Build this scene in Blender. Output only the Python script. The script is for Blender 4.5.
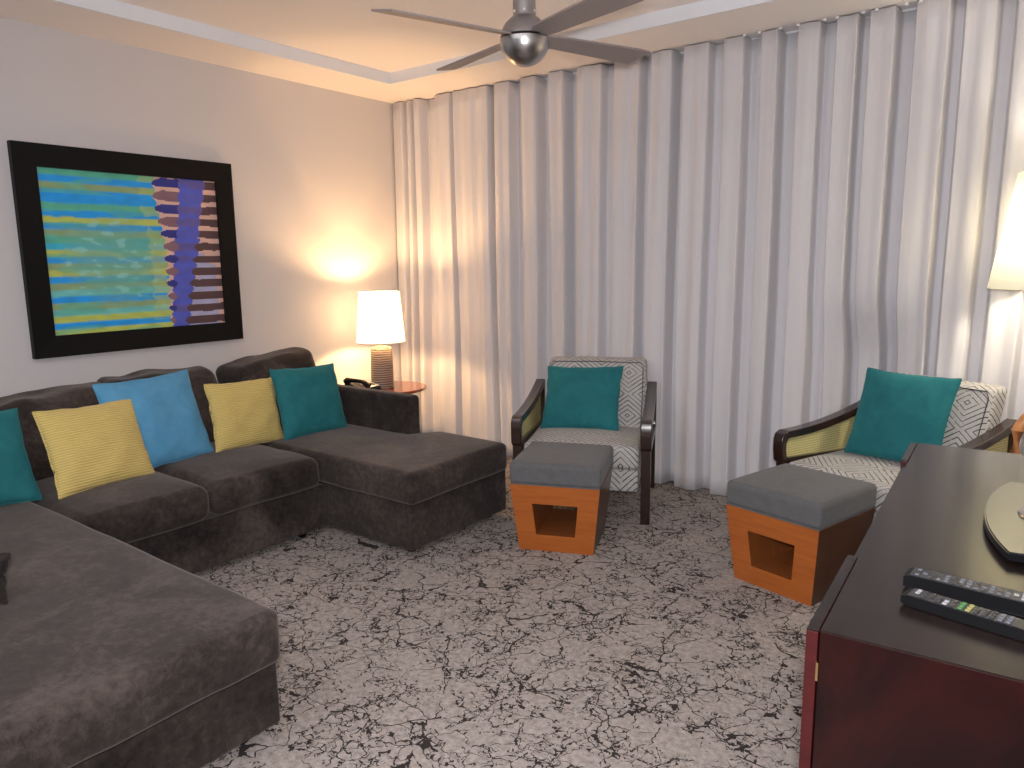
import bpy, bmesh, math, random
from math import sin, cos, pi, radians, sqrt
from mathutils import Vector, Matrix, noise
random.seed(4)
for o in list(bpy.data.objects): bpy.data.objects.remove(o)
S = bpy.context.scene
COL = S.collection
# ------------------------------------------------------------------ camera
cam_d = bpy.data.cameras.new('camera'); cam = bpy.data.objects.new('camera', cam_d); COL.objects.link(cam)
S.camera = cam
cam_d.sensor_width = 36; cam_d.lens = 739/1024*36; cam_d.clip_start = .02
R = [[0.800, -0.088, 0.593], [0.600, 0.138, -0.788], [-0.012, 0.987, 0.163]]
ex = Vector([R[i][0] for i in range(3)]).normalized(); ez = Vector([R[i][2] for i in range(3)])
ez = (ez - ex*ez.dot(ex)).normalized(); ey = ez.cross(ex)
M = Matrix(((ex.x, ey.x, ez.x), (ex.y, ey.y, ez.y), (ex.z, ey.z, ez.z))).to_4x4()
M.translation = (4.242, -4.129, 1.40)
cam.matrix_world = M
# ------------------------------------------------------------------ world, light, exposure
w = bpy.data.worlds.new('world'); S.world = w; w.use_nodes = True
w.node_tree.nodes['Background'].inputs[0].default_value = (.8, .85, 1, 1)
w.node_tree.nodes['Background'].inputs[1].default_value = .3
S.view_settings.view_transform = 'Standard'; S.view_settings.look = 'None'
S.view_settings.gamma = 1; S.view_settings.use_curve_mapping = False
S.view_settings.exposure = 0.0

def light(name, kind, loc, power, color, size=.1, target=None, size_y=None):
    d = bpy.data.lights.new(name, kind); d.energy = power; d.color = color
    if kind == 'AREA':
        d.size = size
        if size_y: d.shape = 'RECTANGLE'; d.size_y = size_y
    else: d.shadow_soft_size = size
    o = bpy.data.objects.new(name, d); COL.objects.link(o); o.location = loc
    if target is not None:
        o.rotation_euler = (Vector(target)-Vector(loc)).to_track_quat('-Z', 'Y').to_euler()
    return o
light('ambient_fill_light', 'AREA', (2.6, -4.9, 2.55), 38, (.93, .94, 1), 2.4, (2.6, -4.4, 0), 1.2)  # unseen area light, added behind the camera for soft ambient fill
light('camera_flash', 'AREA', (4.26, -4.16, 1.50), 66, (.98, .97, 1), .10, (2.0, -.9, .9))
light('table_lamp_bulb', 'POINT', (.335, -.49, 1.125), 40, (1, .60, .27), .035)
light('table_lamp_lower_bulb', 'POINT', (.335, -.49, .915), 30, (1, .60, .27), .03)
light('floor_lamp_bulb', 'POINT', (4.19, -.235, 1.50), 20, (1, .90, .72), .05)

# ------------------------------------------------------------------ materials
def mat(name, color=(.5, .5, .5), rough=.6, metal=0, **kw):
    m = bpy.data.materials.new(name); m.use_nodes = True
    b = m.node_tree.nodes['Principled BSDF']
    b.inputs['Base Color'].default_value = (*color, 1); b.inputs['Roughness'].default_value = rough
    b.inputs['Metallic'].default_value = metal
    for k, v in kw.items(): b.inputs[k.replace('_', ' ')].default_value = v
    return m
def N(m, t, **kw):
    n = m.node_tree.nodes.new(t)
    for k, v in kw.items(): setattr(n, k, v)
    return n
def L(m, a, b): m.node_tree.links.new(a, b)
def bsdf(m): return m.node_tree.nodes['Principled BSDF']
def math_(m, op, a, b=None, clamp=False):
    n = N(m, 'ShaderNodeMath', operation=op); n.use_clamp = clamp
    for i, v in enumerate((a, b)):
        if v is None: continue
        if isinstance(v, (int, float)): n.inputs[i].default_value = v
        else: L(m, v, n.inputs[i])
    return n.outputs[0]
def noise_tex(m, scale, detail=4, rough=.5, dist=0, coord='Object', stretch=None):
    tc = N(m, 'ShaderNodeTexCoord'); n = N(m, 'ShaderNodeTexNoise')
    n.inputs['Scale'].default_value = scale; n.inputs['Detail'].default_value = detail
    n.inputs['Roughness'].default_value = rough; n.inputs['Distortion'].default_value = dist
    if stretch:
        mp = N(m, 'ShaderNodeMapping'); mp.inputs['Scale'].default_value = stretch
        L(m, tc.outputs[coord], mp.inputs[0]); L(m, mp.outputs[0], n.inputs['Vector'])
    else: L(m, tc.outputs[coord], n.inputs['Vector'])
    return n.outputs[0]
def ramp(m, fac, stops):
    r = N(m, 'ShaderNodeValToRGB'); e = r.color_ramp.elements
    while len(e) < len(stops): e.new(.5)
    for i, (p, c) in enumerate(stops): e[i].position = p; e[i].color = (*c, 1)
    L(m, fac, r.inputs[0]); return r.outputs[0]
def bump(m, h, strength=.3, dist=.01):
    b = N(m, 'ShaderNodeBump'); b.inputs['Strength'].default_value = strength; b.inputs['Distance'].default_value = dist
    L(m, h, b.inputs['Height']); L(m, b.outputs[0], bsdf(m).inputs['Normal'])
def fabric(name, c1, c2, scale=8, fine=260, sheen=.4, bs=.35, tint=(1, 1, 1), rough=.9):
    m = mat(name, c1, rough, Sheen_Weight=sheen, Sheen_Roughness=.45, Specular_IOR_Level=.15)
    bsdf(m).inputs['Sheen Tint'].default_value = (*tint, 1)
    f = noise_tex(m, scale, 5, .6, .6)
    L(m, ramp(m, f, [(.33, c1), (.67, c2)]), bsdf(m).inputs['Base Color'])
    f2 = noise_tex(m, fine, 2)
    bump(m, f2, bs, .002)
    return m
def wood(name, c1, c2, rough=.3, scale=6, stretch=(1, 12, 12), coat=.3, spec=.5):
    m = mat(name, c1, rough, Coat_Weight=coat, Coat_Roughness=.15, Specular_IOR_Level=spec)
    f = noise_tex(m, scale, 6, .6, 1.2, stretch=stretch)
    L(m, ramp(m, f, [(.3, c1), (.7, c2)]), bsdf(m).inputs['Base Color'])
    return m
M_wall = mat('painted_wall', (.62, .59, .59), .85)
bump(M_wall, noise_tex(M_wall, 120, 3), .08, .003)
M_ceil = mat('painted_ceiling', (.88, .83, .82), .9)
M_trim = mat('white_trim', (.80, .82, .86), .6)
M_velvet = fabric('charcoal_brown_velvet', (.013, .0098, .009), (.062, .048, .041), 2.8, 300, .22, .35, (.95, .85, .82))
def _nap():
    m = M_velvet; f = math_(m, 'ADD', math_(m, 'MULTIPLY', noise_tex(m, 2.8, 5, .6, .6), .62), math_(m, 'MULTIPLY', noise_tex(m, 38, 5, .7, .3), .38))
    L(m, ramp(m, f, [(.36, (.0115, .0085, .0078)), (.5, (.032, .0245, .0215)), (.64, (.078, .060, .052))]), bsdf(m).inputs['Base Color'])
_nap()
M_teal = fabric('teal_velvet', (.016, .125, .145), (.024, .165, .180), 9, 300, .25, .3, (.3, .9, .95))
M_blue = fabric('sky_blue_velvet', (.08, .27, .45), (.11, .32, .52), 9, 300, .25, .3, (.5, .8, 1))
M_yellow = mat('yellow_ribbed_cotton', (.60, .46, .14), .85, Sheen_Weight=.15)
def _y():
    m = M_yellow; tc = N(m, 'ShaderNodeTexCoord'); wv = N(m, 'ShaderNodeTexWave', wave_type='BANDS', bands_direction='Z')
    wv.inputs['Scale'].default_value = 28; wv.inputs['Distortion'].default_value = 1.2; wv.inputs['Detail Scale'].default_value = 2
    L(m, tc.outputs['Object'], wv.inputs[0])
    L(m, ramp(m, wv.outputs[1], [(.0, (.50, .37, .095)), (.6, (.66, .50, .17))]), bsdf(m).inputs['Base Color'])
    bump(m, wv.outputs[1], .5, .003)
_y()
M_ottpad = fabric('grey_weave', (.105, .105, .108), (.125, .125, .128), 30, 420, .15, .5)
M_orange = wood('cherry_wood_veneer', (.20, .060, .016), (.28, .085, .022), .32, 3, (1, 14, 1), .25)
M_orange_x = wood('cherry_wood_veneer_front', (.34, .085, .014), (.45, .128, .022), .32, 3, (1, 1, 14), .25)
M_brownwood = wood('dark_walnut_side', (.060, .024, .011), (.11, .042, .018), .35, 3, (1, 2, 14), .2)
M_dark = wood('dark_espresso_wood', (.014, .006, .005), (.036, .016, .011), .25, 5, (10, 10, 1), .5)
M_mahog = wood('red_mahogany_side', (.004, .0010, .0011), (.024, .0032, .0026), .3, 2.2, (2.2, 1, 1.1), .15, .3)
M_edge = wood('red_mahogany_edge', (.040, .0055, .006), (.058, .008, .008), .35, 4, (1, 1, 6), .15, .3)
M_top = wood('dark_mahogany_top', (.009, .0055, .005), (.018, .011, .010), .24, 5, (14, 1, 1), .10, .28)
M_chairwood = wood('tan_bentwood', (.42, .17, .06), (.55, .24, .09), .35, 4, (1, 1, 8), .3)
M_tablewood = wood('red_cherry_table_top', (.10, .022, .009), (.16, .038, .013), .25, 4, (8, 1, 1), .4)
M_black = mat('black_plastic', (.005, .005, .006), .4, Specular_IOR_Level=.22)
M_gloss = mat('gloss_black', (.006, .006, .008), .12)
M_greyp = mat('graphite_plastic', (.032, .032, .035), .35)
M_metalgrey = mat('silver_plate', (.13, .13, .13), .22, .8)
M_white = mat('white_plastic', (.75, .75, .75), .4)
M_key = mat('pale_keys', (.13, .135, .16), .5)
M_silverkey = mat('silver_keys', (.35, .35, .38), .4)
M_green = mat('green_keys', (.07, .22, .06), .5)
M_yel = mat('yellow_keys', (.32, .30, .10), .5)
M_silver = mat('brushed_nickel', (.50, .48, .47), .26, 1)
M_nickel2 = mat('satin_nickel_motor', (.42, .40, .40), .38, 1)
M_blade = mat('taupe_fan_blade', (.30, .25, .235), .45, .1)
M_brass = mat('brass', (.75, .55, .25), .25, 1)
M_screen = mat('tv_screen', (.004, .004, .005), .08)
M_cable = mat('metal_rod', (.45, .42, .38), .3, 1)

def shade_mat(name, col, em, strength):
    m = bpy.data.materials.new(name); m.use_nodes = True; nt = m.node_tree
    for n in list(nt.nodes): nt.nodes.remove(n)
    out = N(m, 'ShaderNodeOutputMaterial'); d = N(m, 'ShaderNodeBsdfDiffuse'); t = N(m, 'ShaderNodeBsdfTranslucent')
    e = N(m, 'ShaderNodeEmission'); mx = N(m, 'ShaderNodeMixShader'); ad = N(m, 'ShaderNodeAddShader')
    d.inputs[0].default_value = (*col, 1); t.inputs[0].default_value = (*col, 1)
    e.inputs[0].default_value = (*em, 1); e.inputs[1].default_value = strength
    mx.inputs[0].default_value = .5
    L(m, d.outputs[0], mx.inputs[1]); L(m, t.outputs[0], mx.inputs[2]); L(m, mx.outputs[0], ad.inputs[0])
    L(m, e.outputs[0], ad.inputs[1]); L(m, ad.outputs[0], out.inputs[0]); return m
M_shade = shade_mat('glowing_linen_shade', (.92, .86, .74), (1, .88, .66), 1.0)
M_shade2 = shade_mat('cream_linen_shade', (.85, .82, .70), (1, .95, .74), .32)

def mk_carpet():
    m = mat('patterned_carpet', (.4, .37, .35), .95, Specular_IOR_Level=.05)
    tc = N(m, 'ShaderNodeTexCoord'); P = tc.outputs['Object']
    def warp(vec, s, amt):
        n = N(m, 'ShaderNodeTexNoise'); n.inputs['Scale'].default_value = s; n.inputs['Detail'].default_value = 3; L(m, vec, n.inputs['Vector'])
        v = N(m, 'ShaderNodeVectorMath', operation='MULTIPLY_ADD'); L(m, n.outputs[1], v.inputs[0])
        v.inputs[1].default_value = (amt, amt, 0); L(m, vec, v.inputs[2]); return v.outputs[0]
    def vor(vec, s, r=1.0):
        v = N(m, 'ShaderNodeTexVoronoi', feature='DISTANCE_TO_EDGE'); v.inputs['Scale'].default_value = s
        v.inputs['Randomness'].default_value = r; L(m, vec, v.inputs['Vector']); return v.outputs['Distance']
    def nz(s, d=3, r=.5, vec=P):
        n = N(m, 'ShaderNodeTexNoise'); n.inputs['Scale'].default_value = s; n.inputs['Detail'].default_value = d
        n.inputs['Roughness'].default_value = r; L(m, vec, n.inputs['Vector']); return n.outputs[0]
    def lines(dist, scale, width, thr, jit):     # thin line where distance < width, width jittered by fine noise
        wd = math_(m, 'MULTIPLY', math_(m, 'SUBTRACT', nz(70, 2), jit), width*scale*3.2)
        wd = math_(m, 'MINIMUM', wd, width*scale*.62)
        return math_(m, 'LESS_THAN', dist, wd)
    w1 = warp(P, 7, .16); w2 = warp(P, 16, .10); w3 = warp(P, 30, .07)
    big = lines(vor(w1, 5.2), 5.2, .0034, .5, .25)
    big = math_(m, 'MULTIPLY', big, math_(m, 'GREATER_THAN', nz(6, 2), .44))
    mid = lines(vor(w2, 12), 12, .0030, .5, .32)
    mid = math_(m, 'MULTIPLY', mid, math_(m, 'GREATER_THAN', nz(5.2, 3, .6, w1), .47))
    sm = lines(vor(w3, 27), 27, .0030, .5, .29)
    sm = math_(m, 'MULTIPLY', sm, math_(m, 'GREATER_THAN', nz(7, 4, .65, w1), .505))
    speck = math_(m, 'GREATER_THAN', math_(m, 'ADD', nz(150, 3, .6), math_(m, 'MULTIPLY', nz(5.5, 3, .6, w1), .55)), .955)
    ink = math_(m, 'MAXIMUM', math_(m, 'MAXIMUM', big, mid), math_(m, 'MAXIMUM', sm, speck))
    base = ramp(m, nz(45, 5, .7), [(.30, (.225, .195, .176)), (.5, (.36, .314, .288)), (.72, (.49, .435, .40))])
    mx = N(m, 'ShaderNodeMix', data_type='RGBA'); L(m, ink, mx.inputs[0]); L(m, base, mx.inputs[6])
    mx.inputs[7].default_value = (.040, .033, .031, 1); L(m, mx.outputs[2], bsdf(m).inputs['Base Color'])
    bump(m, nz(350, 2), .6, .004)
    return m
M_carpet = mk_carpet()

def mk_curtain():
    m = mat('pale_grey_curtain', (.60, .575, .60), .85, Sheen_Weight=.15)
    f = noise_tex(m, 300, 2, .5, 0, stretch=(1, 1, 1))
    f2 = noise_tex(m, 26, 4, .6, 0, stretch=(1, 1, .02))
    L(m, ramp(m, f2, [(.3, (.62, .60, .62)), (.7, (.67, .65, .67))]), bsdf(m).inputs['Base Color'])
    bump(m, f, .12, .002)
    return m
M_curtain = mk_curtain()

def mk_diamond():
    m = mat('diamond_line_fabric', (.5, .48, .46), .9, Sheen_Weight=.1)
    uv = N(m, 'ShaderNodeUVMap'); uv.uv_map = 'UVMap'
    sp = N(m, 'ShaderNodeSeparateXYZ'); L(m, uv.outputs[0], sp.inputs[0])
    def cell(v, s, off=.5):
        return math_(m, 'ABSOLUTE', math_(m, 'SUBTRACT', math_(m, 'FRACT', math_(m, 'ADD', math_(m, 'MULTIPLY', v, s), off)), .5))
    a = cell(sp.outputs[0], 1/.33, .35); b = cell(sp.outputs[1], 1/.33, .1)
    d = math_(m, 'ADD', a, b)
    fr = math_(m, 'FRACT', math_(m, 'MULTIPLY', d, 9.5))
    wob = math_(m, 'MULTIPLY', noise_tex(m, 11, 2), .34)
    ln = math_(m, 'LESS_THAN', fr, math_(m, 'ADD', wob, .02))
    rev = math_(m, 'GREATER_THAN', noise_tex(m, 60, 3), .36)
    ln = math_(m, 'MULTIPLY', ln, rev)
    base = ramp(m, noise_tex(m, 90, 4, .7), [(.3, (.36, .35, .34)), (.7, (.52, .50, .48))])
    mx = N(m, 'ShaderNodeMix', data_type='RGBA'); L(m, ln, mx.inputs[0]); L(m, base, mx.inputs[6])
    mx.inputs[7].default_value = (.05, .048, .052, 1); L(m, mx.outputs[2], bsdf(m).inputs['Base Color'])
    bump(m, noise_tex(m, 350, 2), .3, .002)
    return m
M_diamond = mk_diamond()

def mk_cane():
    m = mat('woven_cane', (.62, .55, .24), .7)
    tc = N(m, 'ShaderNodeTexCoord'); sp = N(m, 'ShaderNodeSeparateXYZ'); L(m, tc.outputs['Object'], sp.inputs[0])
    def holes(v, s): return math_(m, 'GREATER_THAN', math_(m, 'ABSOLUTE', math_(m, 'SUBTRACT', math_(m, 'FRACT', math_(m, 'MULTIPLY', v, s)), .5)), .24)
    h = math_(m, 'MAXIMUM', holes(sp.outputs[1], 82), holes(sp.outputs[2], 82))
    L(m, ramp(m, h, [(.4, (.26, .23, .10)), (.6, (.66, .59, .27))]), bsdf(m).inputs['Base Color'])
    bump(m, h, .6, .003); return m
M_cane = mk_cane()

def mk_lampbase():
    m = mat('banded_ceramic', (.22, .15, .11), .4)
    tc = N(m, 'ShaderNodeTexCoord'); wv = N(m, 'ShaderNodeTexWave', wave_type='BANDS', bands_direction='Z')
    wv.inputs['Scale'].default_value = 21; wv.inputs['Distortion'].default_value = 3.0; wv.inputs['Detail'].default_value = 3
    L(m, tc.outputs['Object'], wv.inputs[0])
    L(m, ramp(m, wv.outputs[1], [(.15, (.10, .065, .05)), (.5, (.20, .14, .11)), (.9, (.36, .28, .22))]), bsdf(m).inputs['Base Color'])
    bump(m, wv.outputs[1], .5, .004); return m
M_lampbase = mk_lampbase()
M_brush = mat('brushed_bowl', (.50, .485, .48), .3, 1)
bump(M_brush, noise_tex(M_brush, 12, 3, stretch=(1, 1, 22)), .12, .004)

# ------------------------------------------------------------------ helpers
def empty(name, loc, rz=0):
    o = bpy.data.objects.new(name, None); COL.objects.link(o); o.empty_display_size = .05
    o.location = loc; o.rotation_euler = (0, 0, rz); return o
def tag(o, label=None, cat=None, group=None, kind=None):
    if label: o['label'] = label
    if cat: o['category'] = cat
    if group: o['group'] = group
    if kind: o['kind'] = kind
    return o
def obj(name, bm, m, parent=None, smooth=False, ang=35):
    bmesh.ops.recalc_face_normals(bm, faces=bm.faces)
    me = bpy.data.meshes.new(name); bm.to_mesh(me); bm.free()
    o = bpy.data.objects.new(name, me); COL.objects.link(o)
    if isinstance(m, (list, tuple)):
        for x in m: me.materials.append(x)
    else: me.materials.append(m)
    if smooth:
        for p in me.polygons: p.use_smooth = True
        if ang: me.set_sharp_from_angle(angle=radians(ang))
    if parent: o.parent = parent
    return o
def box(bm, x0, x1, y0, y1, z0, z1, mi=0, bev=0):
    vs = [bm.verts.new((x, y, z)) for z in (z0, z1) for x, y in ((x0, y0), (x1, y0), (x1, y1), (x0, y1))]
    fs = [bm.faces.new([vs[i] for i in f]) for f in ((3, 2, 1, 0), (4, 5, 6, 7), (0, 1, 5, 4), (1, 2, 6, 5), (2, 3, 7, 6), (3, 0, 4, 7))]
    for f in fs: f.material_index = mi
    if bev:
        es = list({e for f in fs for e in f.edges})
        bmesh.ops.bevel(bm, geom=es, offset=bev, segments=2, affect='EDGES', profile=.6)
    return vs
def mbox(*a, **k):
    bm = bmesh.new(); box(bm, *a, **k); return bm
def lathe(bm, prof, n=48, c=(0, 0, 0), cap=True, mi=0):
    rings = []
    for r, z in prof:
        rings.append([bm.verts.new((c[0]+r*cos(2*pi*i/n), c[1]+r*sin(2*pi*i/n), c[2]+z)) for i in range(n)])
    for a, b in zip(rings, rings[1:]):
        for i in range(n):
            f = bm.faces.new((a[i], a[(i+1) % n], b[(i+1) % n], b[i])); f.material_index = mi
    if cap:
        bm.faces.new(rings[0][::-1]).material_index = mi; bm.faces.new(rings[-1]).material_index = mi
def mlathe(prof, n=48, c=(0, 0, 0), cap=True):
    bm = bmesh.new(); lathe(bm, prof, n, c, cap); return bm
def tube(bm, pts, r, n=10, closed=False):
    pts = [Vector(p) for p in pts]; rings = []; k = len(pts)
    up = Vector((0, 0, 1))
    for i, p in enumerate(pts):
        a = pts[(i-1) % k] if (closed or i > 0) else p; b = pts[(i+1) % k] if (closed or i < k-1) else p
        t = (b-a).normalized(); u = t.cross(up)
        if u.length < 1e-3: u = t.cross(Vector((1, 0, 0)))
        u.normalize(); v = t.cross(u)
        rr = r[i] if isinstance(r, (list, tuple)) else r
        rings.append([bm.verts.new(p + (u*cos(2*pi*j/n)+v*sin(2*pi*j/n))*rr) for j in range(n)])
    for i in range(k if closed else k-1):
        a, b = rings[i], rings[(i+1) % k]
        for j in range(n): bm.faces.new((a[j], a[(j+1) % n], b[(j+1) % n], b[j]))
    if not closed: bm.faces.new(rings[0][::-1]); bm.faces.new(rings[-1])
def prism(bm, poly, axis, a, b):
    """polygon extruded along an axis: poly in the other two axes' coordinates"""
    def P(u, v, t): return {'x': (t, u, v), 'y': (u, t, v), 'z': (u, v, t)}[axis]
    A = [bm.verts.new(P(u, v, a)) for u, v in poly]; B = [bm.verts.new(P(u, v, b)) for u, v in poly]
    n = len(poly)
    for i in range(n): bm.faces.new((A[i], A[(i+1) % n], B[(i+1) % n], B[i]))
    bm.faces.new(A[::-1]); bm.faces.new(B)
def soft_box(x0, x1, y0, y1, z0, z1, r=.04, puff=.02, side=.006, nz_amp=.004, seg=9, warp=None, seed=0, bottom=False, uv=False):
    """upholstered block: rounded edges, crowned top, slight unevenness"""
    h = Vector(((x1-x0)/2, (y1-y0)/2, (z1-z0)/2)); c = Vector(((x0+x1)/2, (y0+y1)/2, (z0+z1)/2))
    r = min(r, min(h)*.98)
    def params(hh):
        i = hh - r; ts = [-(i + r*math.tan(a)) for a in (pi/4, pi/5.3, pi/8, pi/16)]
        inner = [-i + 2*i*k/seg for k in range(seg+1)]
        return ts + inner + [-t for t in ts[::-1]]
    ps = [params(h[k]) for k in range(3)]
    bm = bmesh.new(); cache = {}
    def V(p):
        key = (round(p[0], 6), round(p[1], 6), round(p[2], 6))
        if key in cache: return cache[key]
        q = Vector([max(-(h[k]-r), min(h[k]-r, p[k])) for k in range(3)]); d = Vector(p)-q
        if d.length > 1e-9: q = q + d.normalized()*r
        u, v, t = q[0]/h[0], q[1]/h[1], q[2]/h[2]
        cu, cv, ct = max(0, 1-u*u), max(0, 1-v*v), max(0, 1-t*t)
        if t > 0 or bottom: q.z += puff*(cu*cv)**.6*(1 if t > 0 else -1)*min(1, abs(t)*1.5)
        q.x += side*(cv*ct)**.5*u; q.y += side*(cu*ct)**.5*v
        w_ = q + c; nn = noise.noise(Vector((w_.x*5+seed, w_.y*5, w_.z*5))) + .5*noise.noise(Vector((w_.x*13, w_.y*13+seed, w_.z*13)))
        w_ += Vector((u, v, t)).normalized()*nn*nz_amp
        if warp: w_ = Vector(warp(w_))
        cache[key] = bm.verts.new(w_); return cache[key]
    for ax in range(3):
        A, B = [k for k in range(3) if k != ax]
        for sgn in (-1, 1):
            for i in range(len(ps[A])-1):
                for j in range(len(ps[B])-1):
                    q = []
                    for (di, dj) in ((0, 0), (1, 0), (1, 1), (0, 1)):
                        p = [0, 0, 0]; p[ax] = sgn*h[ax]; p[A] = ps[A][i+di]; p[B] = ps[B][j+dj]
                        q.append(V(p))
                    if len(set(q)) == 4:
                        try: bm.faces.new(q)
                        except ValueError: pass
    return bm
def box_uv(o):
    me = o.data; uv = me.uv_layers.new(name='UVMap')
    for p in me.polygons:
        n = p.normal
        for li in p.loop_indices:
            c = me.vertices[me.loops[li].vertex_index].co
            uv.data[li].uv = (c.y, c.z) if abs(n.x) > .75 else (c.x, c.y+c.z)

# ------------------------------------------------------------------ room
XR, YB, ZS, ZT = 4.86, -6.6, 2.595, 2.665
bm = bmesh.new(); box(bm, -.05, XR, YB, .42, -.05, 0); tag(obj('floor', bm, M_carpet), kind='structure')
bm = bmesh.new(); box(bm, -.12, 0, YB, .50, -.05, ZT+.1); tag(obj('wall_left', bm, M_wall), kind='structure')
bm = bmesh.new(); box(bm, 0, XR, .40, .50, -.05, ZT+.1); tag(obj('wall_front', bm, M_wall), kind='structure')
bm = bmesh.new(); box(bm, XR, XR+.1, YB, .50, -.05, ZT+.1); tag(obj('wall_right', bm, M_wall), kind='structure')
bm = bmesh.new(); box(bm, -.12, XR+.1, YB-.1, YB, -.05, ZT+.1); tag(obj('wall_back', bm, M_wall), kind='structure')
IX0, IX1, IY0, IY1 = .43, XR-.43, YB+.6, -.405
bm = bmesh.new()
box(bm, 0, IX0, YB, .4, ZS, ZT+.05); box(bm, IX1, XR, YB, .4, ZS, ZT+.05)
box(bm, IX0, IX1, IY1, .4, ZS, ZT+.05); box(bm, IX0, IX1, YB, IY0, ZS, ZT+.05)
box(bm, IX0, IX1, IY0, IY1, ZT, ZT+.05)
tag(obj('ceiling', bm, M_ceil), kind='structure')
bm = bmesh.new(); t_ = .012
box(bm, IX0, IX0+t_, IY0, IY1, ZS-.002, ZT); box(bm, IX1-t_, IX1, IY0, IY1, ZS-.002, ZT)
box(bm, IX0, IX1, IY1-t_, IY1, ZS-.002, ZT); box(bm, IX0, IX1, IY0, IY0+t_, ZS-.002, ZT)
tag(obj('trim_1', bm, M_trim), kind='structure')
bm = bmesh.new(); box(bm, 0, .014, YB, .0, 0, .10, bev=.004); tag(obj('baseboard_left', bm, M_trim), kind='structure')

# ------------------------------------------------------------------ curtain
bands = [(-.02, .0), (.13, .16), (.21, .24), (.30, .44), (.60, .63), (.94, .985), (1.125, 1.215), (1.345, 1.44), (1.56, 1.645), (1.83, 1.91), (2.095, 2.16),
         (2.30, 2.365), (2.52, 2.595), (2.715, 2.80), (2.90, 2.99), (3.11, 3.18), (3.29, 3.335), (3.46, 3.535), (3.69, 3.74), (3.875, 3.94),
         (4.08, 4.14), (4.28, 4.35), (4.50, 4.56), (4.70, 4.77)]
def cprof(x, z):
    hz = 1 - z/2.59
    x = x + .016*hz*sin(x*3.1+1) + .010*sin(z*1.6+x*5)*hz + .03*hz*(noise.noise(Vector((x*1.7, 0, 3))))
    y = 0
    for i, (a, b) in enumerate(bands):
        e = .016 + .012*hz
        s = max(0, min(1, (x-a+e/2)/e)) * max(0, min(1, (b-x+e/2)/e))
        s = s*s*(3-2*s)
        y = max(y, s*(.085 + .02*(i % 3)))
    y += .005*sin(x*47+2*hz) + .002*sin(x*83+1.3) + .012*noise.noise(Vector((x*9, z*.6, 0))) + .0012*noise.noise(Vector((x*40, z*.5, 0)))
    # the armchair at the right pushes the cloth back a little
    px_ = max(0, 1-abs((x-3.42)/.42)); pz_ = max(0, min(1, (1.25-z)/.4))
    y += .17*px_*px_*(3-2*px_)*pz_*pz_*(3-2*pz_)
    return y + .012
bm = bmesh.new(); NX, NZ = 1300, 26; X0, X1 = .015, XR-.02
rows = []
for j in range(NZ+1):
    z = .006 + 2.582*j/NZ
    rows.append([bm.verts.new((X0+(X1-X0)*i/NX, cprof(X0+(X1-X0)*i/NX, z), z)) for i in range(NX+1)])
for j in range(NZ):
    for i in range(NX): bm.faces.new((rows[j][i], rows[j][i+1], rows[j+1][i+1], rows[j+1][i]))
cur = tag(empty('curtain', (0, 0, 0)), 'floor to ceiling pale grey pleated curtain covering the whole window wall', 'curtain')
co = obj('drape', bm, M_curtain, cur, True, 0)
so = co.modifiers.new('thickness', 'SOLIDIFY'); so.thickness = .003
obj('hem_weight', mbox(X0, 3.0, .135, .14, .02, .05), M_curtain, cur)
obj('track', mbox(X0, X1, .12, .15, ZS-.012, ZS-.001), M_white, cur)
for gx in (2.72, 2.80, 2.91, 3.00, 3.13, 3.19, 3.31, 3.37, 3.50, 3.56):
    obj('glider', mbox(gx-.008, gx+.008, .002, .01, ZS-.016, ZS-.004, bev=.002), M_white, cur)

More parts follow.
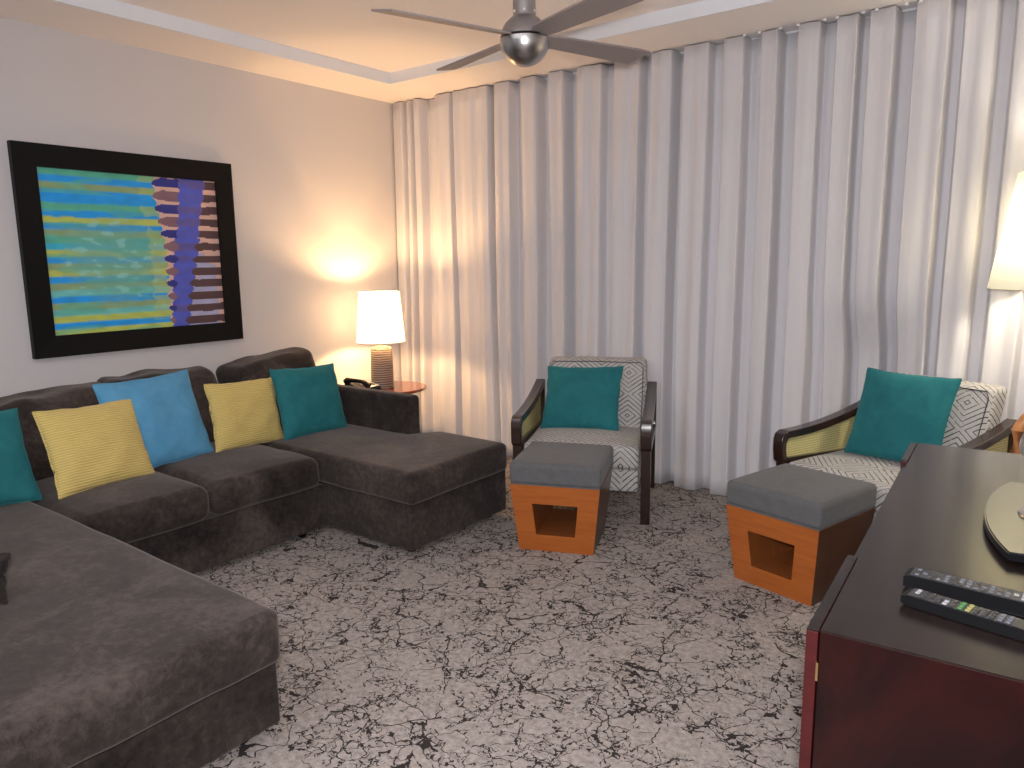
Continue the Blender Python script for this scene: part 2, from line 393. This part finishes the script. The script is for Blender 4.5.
# ------------------------------------------------------------------ picture
def picture():
    Y0, Y1, Z0, Z1 = -2.595, -1.395, .937, 2.016; y0, y1, z0, z1 = -2.485, -1.502, 1.048, 1.902
    cy, cz = (Y0+Y1)/2, (Z0+Z1)/2
    r = tag(empty('framed_picture', (0.001, cy, cz)), 'large framed abstract picture of blue, green and violet brush stripes above the sofa', 'picture')
    bm = bmesh.new(); D = .038
    def fr(a, b, c, d): return [(a, c), (b, c), (b, d), (a, d)]
    o_ = fr(Y0-cy, Y1-cy, Z0-cz, Z1-cz); i_ = fr(y0-cy, y1-cy, z0-cz, z1-cz)
    k = lambda p, x: bm.verts.new((x, p[0], p[1]))
    ob, of, if_, ib = [k(p, 0) for p in o_], [k(p, D) for p in o_], [k(p, D-.008) for p in i_], [k(p, .012) for p in i_]
    for A, B in ((ob, of), (of, if_), (if_, ib)):
        for n in range(4): bm.faces.new((A[n], A[(n+1) % 4], B[(n+1) % 4], B[n]))
    bm.faces.new(ob)
    obj('frame', bm, mat('black_frame', (.004, .0035, .0035), .5, Specular_IOR_Level=.2), r)
    # painting: pigment stripes worked out per cell of the canvas
    nx, nz = 170, 150
    bm = bmesh.new(); W, H = y1-y0+.01, z1-z0+.01
    vs = [[bm.verts.new((.014, y0-.005-cy+W*i/nx, z0-.005-cz+H*j/nz)) for i in range(nx+1)] for j in range(nz+1)]
    lay = bm.loops.layers.float_color.new('paint')
    blue, cyan, green, lime, olive, aqua = (.01, .34, .86), (.03, .47, .70), (.10, .46, .32), (.50, .58, .11), (.27, .40, .20), (.16, .54, .52)
    violet, navy, brown, pink, lav, mauve = (.08, .11, .58), (.03, .035, .26), (.10, .05, .055), (.72, .46, .38), (.42, .42, .62), (.24, .13, .17)
    left = [lime, blue, lime, aqua, olive, blue, aqua, olive, blue, lime, olive, blue, lime, cyan, green, olive, blue, lime, blue, green, blue, blue, olive, blue, green]
    NL = 25
    mixc = lambda a, b, t: tuple(a[k]*(1-t)+b[k]*t for k in range(3))
    def colour(u, v):
        wv = .007*noise.noise(Vector((u*4, v*9, 1))) + .004*noise.noise(Vector((u*16, v*16, 5)))
        n1 = noise.noise(Vector((u*14, v*30, 2))); n2 = noise.noise(Vector((u*4, v*5, 9))); n3 = noise.noise(Vector((u*3.2, v*26, 4)))
        xb = .648 - .04*max(0, min(1, (v-.55)/.3)) + .010*sin(v*78)
        if u < xb:
            s = (v+wv)*NL; i = int(max(0, min(NL-1, s))); f = s-i
            c = left[i]
            if f > .8: c = mixc(c, left[min(NL-1, i+1)], .5)
            if n3 > .22: c = mixc(c, green if c != green else cyan, .55)
            wash = max(0, 1-((u-.36)/.30)**2-((v-.45)/.30)**2)
            c = mixc(c, (.16, .46, .38), min(.7, wash*.9+.2*n2*(wash > 0)))
            if wash > .25 and n1 > .3: c = mixc(c, (.30, .62, .58), .5)
            if u > xb-.09 and c != blue: c = mixc(c, (.55, .60, .14), .35)
            return tuple(max(0, x*(1+.15*n1)) for x in c)
        NR = 12
        s = (v+wv)*NR; i = int(s); f = abs(s-i-.5)*2      # f is 0 at the middle of a bar
        bar = f < .62
        vx = .702 + .148*v; hw = .042 + .040*v + .016*cos((s-i-.5)*2*pi)*(-1 if v < .6 else .4)
        if abs(u-vx) < hw:
            c = violet
            if bar: c = mixc(c, (.13, .10, .30), .75 if n2+.5*sin(i*2.4) > .1 else .15)
        elif u < vx:
            w_ = (u-xb)/.14
            c = (navy if i % 2 else mauve) if f < .75*sqrt(max(0, min(1, w_*3+.15))) else pink
        else:
            c = brown if bar else (pink if (v > .5 or u > .96) else (lav if n2 > -.2 else pink))
        return tuple(max(0, x*(1+.15*n1)) for x in c)
    for j in range(nz):
        for i in range(nx):
            f = bm.faces.new((vs[j][i], vs[j][i+1], vs[j+1][i+1], vs[j+1][i]))
            c = colour((i+.5)/nx, (j+.5)/nz)
            for l in f.loops: l[lay] = (*c, 1)
    m = mat('painted_paper', (1, 1, 1), .5); at = N(m, 'ShaderNodeAttribute', attribute_name='paint'); L(m, at.outputs[0], bsdf(m).inputs['Base Color'])
    obj('painting', bm, m, r)
picture()

# ------------------------------------------------------------------ sectional sofa
def sofa():
    r = tag(empty('sectional_sofa', (0, 0, 0)), 'dark charcoal brown velvet sectional sofa with a chaise at each end', 'sofa')
    # frames
    obj('base', soft_box(.10, 1.825, -1.735, -.985, .035, .272, .009, 0, .002, .002, seed=1), M_velvet, r, True, 0)
    obj('base', soft_box(.10, 1.205, -2.925, -1.735, .035, .262, .009, 0, .002, .002, seed=2), M_velvet, r, True, 0)
    obj('base', soft_box(.10, 2.445, -3.90, -2.925, .035, .262, .009, 0, .002, .002, seed=3), M_velvet, r, True, 0)
    # low back frame along the wall
    obj('back_frame', soft_box(.05, .24, -3.90, -1.0, .26, .66, .03, 0, .003, .003, seed=4), M_velvet, r, True, 0)
    # arms
    obj('armrest', soft_box(.06, 1.275, -1.168, -1.075, .26, .645, .026, .004, .004, .003, seed=5), M_velvet, r, True, 0)
    obj('armrest', soft_box(.06, 1.335, -4.08, -3.90, .035, .645, .028, .004, .004, .003, seed=6), M_velvet, r, True, 0)
    # chaise cushions: widen past the arm
    def wr(p):
        t = max(0, min(1, (p.x-1.27)/.05)); t = t*t*(3-2*t)
        k = max(0, (p.y+1.76)/(1.76-1.17))
        return (p.x, p.y + k*t*.165, p.z)
    o = obj('chaise_cushion', soft_box(.24, 1.865, -1.765, -1.17, .272, .430, .032, .010, .004, .005, 14, wr, 7), M_velvet, r, True, 0)
    obj('chaise_cushion', soft_box(.24, 2.515, -3.90, -2.945, .262, .430, .030, .006, .003, .005, 14, None, 8), M_velvet, r, True, 0)
    obj('seat_cushion', soft_box(.24, 1.235, -2.935, -2.385, .262, .422, .05, .022, .006, .006, 10, None, 9), M_velvet, r, True, 0)
    obj('seat_cushion', soft_box(.24, 1.235, -2.375, -1.775, .262, .422, .05, .022, .006, .006, 10, None, 10), M_velvet, r, True, 0)
    # back cushions (lean on the frame), crumpled tops
    def bc(y0, y1, z1, seed, lean=.0, dz=(0, 0), wide=0):
        ym = (y0+y1)/2
        def wb(p):
            t = (p.z-.44)/.4
            n = noise.noise(Vector((p.y*6+seed, p.z*5, seed)))
            s = (p.y-ym)/((y1-y0)/2)
            x = p.x - .16*t + .02*n*t
            z = p.z + t*(.022*noise.noise(Vector((p.y*7, p.x*6, seed*2)))) + t*(dz[0]*max(0, -s)+dz[1]*max(0, s))
            return (x, p.y + max(0, t)*wide*max(0, (p.y-ym))/((y1-y0)/2) + t*.02*noise.noise(Vector((p.z*6, seed, p.x*4))), z)
        return obj('back_cushion', soft_box(.26, .52, y0, y1, .41, z1, .045, .0, .03, .010, 12, wb, seed), M_velvet, r, True, 0)
    bc(-2.93, -2.37, .795, 11, dz=(-.03, .015)); bc(-2.36, -1.81, .825, 12, dz=(-.01, -.01)); bc(-1.655, -1.172, .835, 13, dz=(-.05, .035), wide=.06)
    bc(-3.70, -2.96, .83, 14)
    for x, y in ((1.75, -1.66), (1.75, -1.06), (1.14, -1.85), (2.38, -3.02), (2.38, -3.8), (.2, -1.06), (.2, -3.8)):
        obj('foot', mlathe([(.022, 0), (.028, .036)], 16, (x, y, 0)), M_black, r)
sofa()

# ------------------------------------------------------------------ pillows
def pillow(loc, yaw, tilt, roll, w_, h_, T, m, label, group=None, seed=0, cat='cushion', name='throw_pillow', pinch=.055):
    bm = bmesh.new(); n = 26; rows = {}
    for s in (1, -1):
        for i in range(n+1):
            for j in range(n+1):
                u = -1+2*i/n; v = -1+2*j/n
                u = sin(u*pi/2); v = sin(v*pi/2)
                e = i in (0, n) or j in (0, n)
                if e and s == -1: continue
                x = u*w_/2*(1-pinch*(1-v*v)*abs(u)**2); z = v*h_/2*(1-pinch*(1-u*u)*abs(v)**2)
                th = T/2*((1-u*u)*(1-v*v))**.42
                nn = noise.noise(Vector((u*2.2+seed, v*2.2, s*3+seed)))*.012 + noise.noise(Vector((u*6+seed, v*6, s)))*.004
                edge = min(1-abs(u), 1-abs(v))
                y = -s*(th + nn*min(1, edge*4))
                x += .006*noise.noise(Vector((v*3, seed, 1))); z += .006*noise.noise(Vector((u*3, seed, 7)))
                if e: y = .004*noise.noise(Vector((u*4+seed, v*4, 0)))
                rows[(s, i, j)] = bm.verts.new((x, y, z+h_/2))
    for s in (1, -1):
        g = lambda i, j: rows[(s, i, j)] if (s, i, j) in rows else rows[(1, i, j)]
        for i in range(n):
            for j in range(n):
                bm.faces.new((g(i, j), g(i+1, j), g(i+1, j+1), g(i, j+1)))
    root = tag(empty(name, loc), label, cat, group)
    root.rotation_mode = 'YXZ'; root.rotation_euler = (radians(tilt), radians(roll), radians(yaw))
    co = [rows[(1, i, j)].co.copy() for (i, j) in [(k, 0) for k in range(n)]+[(n, k) for k in range(n)]+[(n-k, n) for k in range(n)]+[(0, n-k) for k in range(n)]]
    obj('cover', bm, m, root, True, 0)
    b2 = bmesh.new(); tube(b2, co, .0045, 6, True); obj('piping', b2, m, root, True, 0)
    return root
pillow((.81, -3.144, .432), 92, -24.8, 1.9, .46, .41, .15, M_teal, 'teal throw pillow leaning at the left end of the sofa', seed=1)
pillow((.876, -2.663, .430), 97.9, -22.7, 1.9, .445, .385, .13, M_yellow, 'yellow ribbed throw pillow in front of the blue one, leftmost yellow', seed=2)
pillow((.765, -2.318, .432), 97.3, -20, -.6, .505, .455, .13, M_blue, 'large sky blue throw pillow between the two yellow ones', seed=3)
pillow((.760, -1.862, .430), 92.7, -13, 2.2, .425, .36, .12, M_yellow, 'yellow ribbed throw pillow overlapping the teal one near the corner', seed=4)
pillow((.825, -1.468, .427), 90.7, -17.4, 2.1, .445, .405, .13, M_teal, 'teal throw pillow on the far chaise beside the armrest', seed=5)
pillow((1.69, -3.525, .436), 37, -14, 0, .40, .145, .10, M_velvet, 'small dark grey lumbar pillow standing on the near chaise at the left edge', seed=6)

# ------------------------------------------------------------------ side table, lamp, phone
t = tag(empty('side_table', (.364, -.455, 0)), 'round cherry wood side table in the corner behind the sofa arm', 'table')
obj('table_top', mlathe([(.258, .498), (.268, .503), (.270, .515), (.265, .520)], 72), M_tablewood, t, True)
obj('apron', mlathe([(.18, .475), (.19, .498)], 48), M_dark, t, True)
obj('pedestal', mlathe([(.03, .03), (.028, .10), (.034, .27), (.03, .40), (.05, .475)], 32), M_dark, t, True)
obj('foot', mlathe([(.17, 0), (.17, .015), (.05, .04)], 48), M_dark, t, True)
lp = tag(empty('table_lamp', (.335, -.49, .5205)), 'lit table lamp with white drum shade and banded brown base', 'lamp')
obj('lamp_base', mlathe([(.074, 0), (.076, .01), (.074, .14), (.071, .255), (.066, .268)], 48), M_lampbase, lp, True)
obj('cap', mlathe([(.05, .266), (.048, .276), (.012, .28), (.010, .33)], 32), M_brass, lp, True)
bm = bmesh.new(); lathe(bm, [(.160, .305), (.133, .634)], 64, cap=False)
sh = obj('lamp_shade', bm, M_shade, lp, True); s_ = sh.modifiers.new('t', 'SOLIDIFY'); s_.thickness = .002
for rr_, zz_ in ((.1595, .306), (.133, .633)):
    bm = bmesh.new(); tube(bm, [(rr_*cos(a*pi/24), rr_*sin(a*pi/24), zz_) for a in range(48)], .003, 6, True); obj('shade_rim', bm, M_white, lp, True)
bm = bmesh.new()
for a in range(3): tube(bm, [(0, 0, .60), (.127*cos(a*2.094), .127*sin(a*2.094), .62)], .002, 6)
obj('shade_holder', bm, M_brass, lp, True)
bm = bmesh.new(); tube(bm, [(0, 0, .32), (0, 0, .36)], .012, 12); obj('socket', bm, M_brass, lp, True)

lp.scale = (1.073, 1.073, 1.073)
ph = tag(empty('telephone', (.315, -.665, .5205), radians(98)), 'desk telephone with black handset and white face on the side table', 'telephone')
bm = bmesh.new(); prism(bm, [(-.10, 0), (.10, 0), (.10, .045), (.07, .055), (-.10, .025)], 'x', -.085, .085)
bmesh.ops.bevel(bm, geom=bm.edges[:], offset=.006, segments=2, affect='EDGES'); obj('body', bm, M_black, ph, True)
bm = bmesh.new(); vs = [bm.verts.new(p) for p in ((-.02, -.09, .0305), (.078, -.09, .0305), (.078, .065, .0585), (-.02, .065, .0585))]
f = bm.faces.new(vs); ex_ = bmesh.ops.extrude_face_region(bm, geom=[f]); [setattr(v, 'co', v.co+Vector((0, 0, .003))) for v in ex_['geom'] if isinstance(v, bmesh.types.BMVert)]
fp = obj('face_plate', bm, M_white, ph)
bm = bmesh.new()
for i in range(3):
    for j in range(4): box(bm, .0+i*.022, .014+i*.022, -.07+j*.022, -.056+j*.022, .034+j*.004+.002, .042+j*.004)
obj('keypad', bm, M_greyp, fp)
bm = bmesh.new()
tube(bm, [(-.055, -.105, .045), (-.055, -.09, .058), (-.055, -.05, .072), (-.055, 0, .076), (-.055, .05, .076), (-.055, .085, .070), (-.055, .10, .06)],
     [.024, .025, .015, .0135, .015, .025, .024], 14); obj('handset', bm, M_black, ph, True, 60)
bm = bmesh.new(); tube(bm, [(-.055+.02*cos(k*.9)*.4-.03, -.11+.006*sin(k*.9)-k*.001, .02+.006*cos(k*.9)) for k in range(30)], .003, 6); obj('cord', bm, M_black, ph, True)

# ------------------------------------------------------------------ armchairs
def armchair(loc, rz, label):
    r = tag(empty('armchair', loc, radians(rz)), label, 'armchair', 'low armchairs in front of the curtain')
    def topz(y):     # arm line, from front to back
        t = max(0, min(1, (y+.30)/.66)); return .572 + .008*t + .090*t**2
    for s in (-1, 1):
        xo, xi = s*.376, s*.318; a, b = min(xo, xi), max(xo, xi)
        ys = [-.37+.02*k for k in range(37)]
        # closed loop of bent wood: top rail, rounded nose, bottom rail, rear post
        outer = [(-.372, .48), (-.372, .530), (-.362, .559), (-.335, .572)] + [(y, topz(y)) for y in [-.30+.66*k/16 for k in range(17)]]
        outer += [(.36, .40), (.355, .372)] + [(-.30, .405), (-.345, .408), (-.365, .425)]
        inner = [(-.338, .472), (-.338, .512), (-.325, .533), (-.30, .535)] + [(y, topz(y)-.038) for y in [-.28+.60*k/16 for k in range(17)]]
        inner += [(.32, .43), (.315, .408)] + [(-.29, .437), (-.32, .438), (-.332, .446)]
        bm = bmesh.new(); n = len(outer)
        V = [[bm.verts.new((x, p[0], p[1])) for p in lst] for x in (a, b) for lst in (outer, inner)]
        for i in range(n):
            k = (i+1) % n
            bm.faces.new((V[0][i], V[0][k], V[1][k], V[1][i])); bm.faces.new((V[2][k], V[2][i], V[3][i], V[3][k]))
            bm.faces.new((V[0][i], V[2][i], V[2][k], V[0][k])); bm.faces.new((V[1][k], V[3][k], V[3][i], V[1][i]))
        arm = obj('armrest', bm, M_dark, r, True, 30)
        bv = arm.modifiers.new('bevel', 'BEVEL'); bv.width = .005; bv.segments = 2; bv.limit_method = 'ANGLE'; bv.angle_limit = radians(50)
        bm = bmesh.new(); xm = (a+b)/2
        prism(bm, [(p[0]*.995, p[1]) for p in inner], 'x', xm-.006, xm+.006)
        obj('cane_panel', bm, M_cane, arm)
        # legs
        bm = bmesh.new(); prism(bm, [(-.335, 0), (-.290, 0), (-.275, .412), (-.345, .412)], 'x', a+.004, b-.004)
        obj('leg', bm, M_dark, r)
        bm = bmesh.new(); prism(bm, [(.33, 0), (.365, 0), (.345, .40), (.285, .40)], 'x', a+.003, b-.003); obj('leg', bm, M_dark, r)
    o = obj('seat_frame', soft_box(-.308, .308, -.335, .33, .175, .30, .018, 0, .002, .0015, 8), M_diamond, r, True, 0); box_uv(o)
    o = obj('seat_cushion', soft_box(-.311, .311, -.355, .19, .303, .425, .028, .022, .004, .003, 12, seed=3), M_diamond, r, True, 0); box_uv(o)
    def wb(p):
        t = (p.z-.30); return (p.x, p.y + .36*t, p.z)
    o = obj('back_cushion', soft_box(-.270, .310, .065, .20, .36, .815, .03, 0, .012, .003, 12, wb, 5), M_diamond, r, True, 0); box_uv(o)
    # piping around the back cushion front edge
    bm = bmesh.new(); pts = []
    for (x, z) in ((-.252, .40), (-.257, .60), (-.257, .77), (-.242, .798), (0, .802), (.282, .798), (.297, .77), (.297, .60), (.292, .40)):
        pts.append((x, .061+.36*(z-.30), z))
    tube(bm, pts, .0026, 6); obj('piping', bm, M_greyp, r, True)
    bm = bmesh.new(); b_ = box(bm, -.285, .285, .205, .235, .20, .70)
    for v in b_: v.co.y += .30*(v.co.z-.30)-.02
    obj('back_frame', bm, M_dark, r)
    return r
armchair((2.073, -.518, 0), 24, 'low armchair with teal pillow standing near the middle of the curtain')
armchair((3.628, -.342, 0), -22.5, 'low armchair with teal pillow standing behind the dark cabinet')
pillow((2.035, -.560, .440), 18.5, -33, -2, .455, .40, .13, M_teal, 'teal throw pillow on the armchair in the middle of the room', seed=7)
pillow((3.62, -.35, .447), -20.1, -21, 0, .445, .435, .13, M_teal, 'teal throw pillow on the armchair behind the dark cabinet', seed=8)

# ------------------------------------------------------------------ ottomans
def ottoman(loc, rz, label):
    r = tag(empty('ottoman', loc, radians(rz)), label, 'ottoman', 'cherry wood ottomans')
    # local: front face at y=0 facing -y, depth to y=.50
    D, B, Tw, H = .41, .184, .219, .340; hb, ht, z0, z1 = .096, .112, .085, .245; yt = .034
    bm = bmesh.new()
    def ring(y, sg, a, za, b, zb):      # every side leans outward towards the top
        f = lambda z: y + sg*yt*z/H
        return [bm.verts.new(p) for p in ((-a, f(za), za), (a, f(za), za), (b, f(zb), zb), (-b, f(zb), zb))]
    of, ob = ring(0, -1, B, .0, Tw, H), ring(D-.03, 1, B, .0, Tw, H)
    hf, hb_ = ring(0, -1, hb, z0, ht, z1), ring(D-.03, 1, hb, z0, ht, z1)
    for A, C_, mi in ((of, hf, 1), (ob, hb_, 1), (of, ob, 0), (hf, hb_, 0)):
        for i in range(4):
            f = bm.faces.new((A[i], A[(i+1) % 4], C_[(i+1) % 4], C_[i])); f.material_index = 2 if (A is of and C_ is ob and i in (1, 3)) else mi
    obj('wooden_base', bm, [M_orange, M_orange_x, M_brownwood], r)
    obj('seat_pad', soft_box(-.224, .224, -.038, D+.008, H, .448, .022, .006, .0, .0015, 10, seed=loc[0]), M_ottpad, r, True, 0)
    b2 = bmesh.new(); tube(b2, [(-.215, -.034, H+.003), (.215, -.034, H+.003), (.215, D+.004, H+.003), (-.215, D+.004, H+.003)], .0035, 6, True)
    obj('piping', b2, M_ottpad, r, True)
    return r
ottoman((2.344, -1.270, 0), 21.5, 'grey padded cherry wood ottoman beside the far chaise, nearer the sofa')
ottoman((3.333, -1.103, 0), -15.5, 'grey padded cherry wood ottoman touching the dark cabinet')

# ------------------------------------------------------------------ cabinet
CA = -3.0   # degrees; local: x to the right (depth), y away from camera, origin = near front corner
cb = tag(empty('media_cabinet', (3.940, -2.829, 0), radians(-CA)), 'long dark mahogany media cabinet with the remotes and television on top', 'cabinet')
cb.rotation_euler = (0, 0, radians(3.0))
LN, DP, HC = 1.60, .50, .75
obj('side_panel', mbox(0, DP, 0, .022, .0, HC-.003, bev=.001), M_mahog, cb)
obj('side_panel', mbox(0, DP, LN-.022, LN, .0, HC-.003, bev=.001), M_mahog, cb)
obj('top', mbox(.001, DP, .0005, LN, HC-.0035, HC), M_top, cb)
obj('body', mbox(.006, DP-.01, .022, LN-.022, .06, HC-.004), M_mahog, cb)
def front(y0, y1, x0, hinge=True, drawers=False):
    d = obj('drawer' if drawers else 'door', mbox(x0, x0+.02, y0, y1, .07 if not drawers else drawers[0], HC-.003 if not drawers else drawers[1], bev=.0015), M_edge, cb)
    # dark varnished top edge
    obj('top_edge', mbox(x0+.0005, x0+.0195, y0+.001, y1-.001, (HC-.003 if not drawers else drawers[1])-.0005, (HC-.0005 if not drawers else drawers[1]+.001)), M_top, d)
    if hinge:
        obj('hinge', mbox(x0+.0195, x0+.0235, y0-.0015, y0+.004, .655, .690), M_brass, d)
    bm = bmesh.new(); tube(bm, [(x0-.02, (y0+y1)/2-.05, .45), (x0-.02, (y0+y1)/2+.05, .45)], .005, 8); tube(bm, [(x0-.02, (y0+y1)/2-.04, .45), (x0+.002, (y0+y1)/2-.04, .45)], .004, 8); tube(bm, [(x0-.02, (y0+y1)/2+.04, .45), (x0+.002, (y0+y1)/2+.04, .45)], .004, 8)
    return d
front(-.006, .392, -.022)
front(LN-.272, LN, -.022, False)
for k in range(3): front(.396, LN-.276, -.014, False, (.07+k*.225, .285+k*.225))
obj('plinth', mbox(.03, DP-.02, .03, LN-.03, 0, .06), M_dark, cb)

# ------------------------------------------------------------------ television
tv = tag(empty('television', (4.235, -1.99, .751), radians(3)), 'television on a silver rounded stand on the dark cabinet', 'television')
bm = bmesh.new(); pts = []
for k in range(25):
    v = -1+2*k/24; pts.append((-.118+.052*abs(v)**2.2, .305*v))
pts = pts + [(.13, .285), (.13, -.285)]
prism(bm, pts, 'z', .006, .022); bmesh.ops.bevel(bm, geom=[e for e in bm.edges if e.calc_face_angle(0) > .6], offset=.003, segments=2, affect='EDGES')
st = obj('stand_plate', bm, M_gloss, tv, True)
bm = bmesh.new(); prism(bm, [(x*.97, y*.985) for x, y in pts], 'z', .0222, .0245); obj('metal_cover', bm, M_metalgrey, st)
for x, y in ((-.06, -.2), (-.06, .2), (.1, -.2), (.1, .2)): obj('rubber_foot', mlathe([(.012, 0), (.012, .006)], 12, (x, y, 0)), M_black, st)
obj('neck', mlathe([(.062, .0245), (.060, .03), (.04, .036), (.035, .12)], 40, (.012, 0, 0)), M_silver, tv, True)
obj('housing', mbox(.02, .075, -.56, .56, .11, .78, bev=.008), M_gloss, tv)
obj('screen', mbox(.0185, .021, -.535, .535, .14, .755), M_screen, tv)

# ------------------------------------------------------------------ remotes
def remote(loc, rz, Ln, W, H, m, mtop, label, rnd, cols, tilt=0):
    r = tag(empty('remote_control', loc, radians(rz)), label, 'remote', 'remotes on the cabinet')
    r.rotation_euler = (0, radians(tilt), radians(rz))
    bm = bmesh.new()
    prism(bm, [(0, .004), (.01, 0), (Ln-.01, 0), (Ln, .004), (Ln, H*.8), (Ln-.012, H), (.012, H), (0, H*.85)], 'y', -W/2, W/2)
    bmesh.ops.bevel(bm, geom=[e for e in bm.edges if e.calc_face_angle(0) > .9], offset=.003, segments=2, affect='EDGES')
    obj('casing', bm, m, r, True)
    obj('face', mbox(.010, Ln-.010, -W/2+.004, W/2-.004, H-.0005, H+.001), mtop, r)
    rr = random.Random(rnd)
    rows_ = int((Ln-.03)/.0125)
    for i in range(rows_):
        for j in range(3):
            if rr.random() < .12: continue
            x = .018+i*.0125; y = (-1+j)*W*.27
            mm = cols(i, j, rr)
            if mm is None: continue
            obj('button', mbox(x, x+.0075, y-.0042, y+.0042, H+.001, H+.003, bev=.0008), mm, r)
    return r
def c1(i, j, rr): return M_silverkey if i in (13, 14) else (M_key if rr.random() < .6 else M_greyp)
def c2(i, j, rr):
    if i == 0: return M_silverkey if j > 0 else None
    if i == 4 and j < 2: return M_silverkey
    if i in (6, 7): return M_green if i == 6 else M_yel
    if i in (11, 12): return M_key
    return M_greyp
remote((4.028, -2.532, .752), -4, .245, .052, .027, M_black, M_greyp, 'thicker grey remote control lying behind the slimmer black one', 3, c1)
remote((4.040, -2.618, .752), -10.5, .205, .046, .020, M_black, M_greyp, 'slim black remote control with green and yellow keys, nearer the cabinet edge', 5, c2)

# ------------------------------------------------------------------ floor lamp and wooden chair at the right edge
fl = tag(empty('floor_lamp', (4.19, -.235, 0)), 'floor lamp with cream tapered shade by the curtain at right edge', 'lamp')
obj('base', mlathe([(.12, 0), (.12, .012), (.03, .025)], 48), M_silver, fl, True)
obj('pole', mlathe([(.011, .02), (.011, 1.36)], 16), M_silver, fl, True)
bm = bmesh.new(); lathe(bm, [(.245, 1.262), (.17, 1.745)], 72, cap=False)
o = obj('lamp_shade', bm, M_shade2, fl, True); s_ = o.modifiers.new('t', 'SOLIDIFY'); s_.thickness = .002
bm = bmesh.new()
for a in range(3): tube(bm, [(0, 0, 1.70), (.168*cos(a*2.094+.3), .168*sin(a*2.094+.3), 1.735)], .002, 6)
obj('shade_holder', bm, M_silver, fl, True)
bm = bmesh.new(); tube(bm, [(0, 0, 1.36), (0, 0, 1.42)], .014, 12); obj('socket', bm, M_silver, fl, True)

wc = tag(empty('wooden_chair', (4.415, -.60, 0), 0), 'tan bentwood chair with rounded hoop back at the right edge', 'chair')
bm = bmesh.new(); hoop = [(-.30, .20, .44), (-.302, .20, .56)]
for k in range(25):
    a = pi*k/24; x_ = -.30*cos(a); hoop.append((x_, .20+.05*sin(a), .67+.29*(1-(x_/.30)**2)))
hoop += [(.302, .20, .56), (.30, .20, .44)]
tube(bm, hoop, .024, 12); hp = obj('backrest', bm, M_chairwood, wc, True)
bm = bmesh.new()
for x in (-.12, -.04, .04, .12): tube(bm, [(x, .18, .46), (x, .245, .93)], .007, 8)
obj('spindles', bm, M_chairwood, hp, True)
obj('seat', soft_box(-.30, .30, -.22, .215, .43, .465, .015, .004, 0, 0, 6), M_chairwood, wc, True, 0)
for x in (-.19, .19):
    for y in (-.18, .17):
        bm = bmesh.new(); tube(bm, [(x*1.1, y*1.1, 0), (x, y, .435)], [.013, .018], 12); obj('leg', bm, M_chairwood, wc, True)

# ------------------------------------------------------------------ ceiling fan
fan = tag(empty('ceiling_fan', (2.345, -1.495, 2.305)), 'brushed nickel ceiling fan with four taupe blades', 'fan')
obj('ceiling_canopy', mlathe([(.05, .30), (.075, .33), (.078, .354)], 40), M_silver, fan, True)
dr = obj('downrod', mlathe([(.047, .085), (.047, .31)], 40), M_nickel2, fan, True)
bm = bmesh.new()
for a in range(6):
    c = (.047*cos(a*1.047+.1), .047*sin(a*1.047+.1), .105); bmesh.ops.create_icosphere(bm, subdivisions=2, radius=.0045, matrix=Matrix.Translation(c))
obj('screws', bm, M_white, dr, True)
prof = [(.099*sin(a), -.008+.097*-cos(a)) for a in [pi/2+(pi/2-.45)*k/12 for k in range(13)]]
prof = [(.098, .006)] + [(.1*cos(t_), .0+.1*sin(t_)) for t_ in [.08+(1.07-.08)*k/12 for k in range(13)]] + [(.047, .095)]
obj('motor_housing', mlathe(prof, 56), M_nickel2, fan, True)
obj('bowl', mlathe([(.004, -.106)]+[(.103*sin(a), -.003-.103*cos(a)) for a in [.1+(pi/2-.1)*k/16 for k in range(17)]], 56), M_brush, fan, True)
def blade():
    bm = bmesh.new(); pl = [(.085, -.034), (.14, -.045), (.58, -.066), (.648, -.064), (.618, .060), (.14, .047), (.085, .034)]
    T = radians(-13); top, bot = [], []
    for x, y in pl:
        p = Vector((x, y*cos(T), y*sin(T))); nrm = Vector((0, -sin(T), cos(T)))*.004
        top.append(bm.verts.new(p+nrm)); bot.append(bm.verts.new(p-nrm))
    n = len(pl)
    bm.faces.new(top); bm.faces.new(bot[::-1])
    for i in range(n): bm.faces.new((bot[i], bot[(i+1) % n], top[(i+1) % n], top[i]))
    return obj('blade', bm, M_blade, fan)
b0 = blade()
for i, a in enumerate((70, 163, 250, 343)):
    b = b0 if i == 0 else b0.copy()
    if i: COL.objects.link(b); b.parent = fan
    b.rotation_euler = (0, 0, radians(a)); b.location = (0, 0, .012)
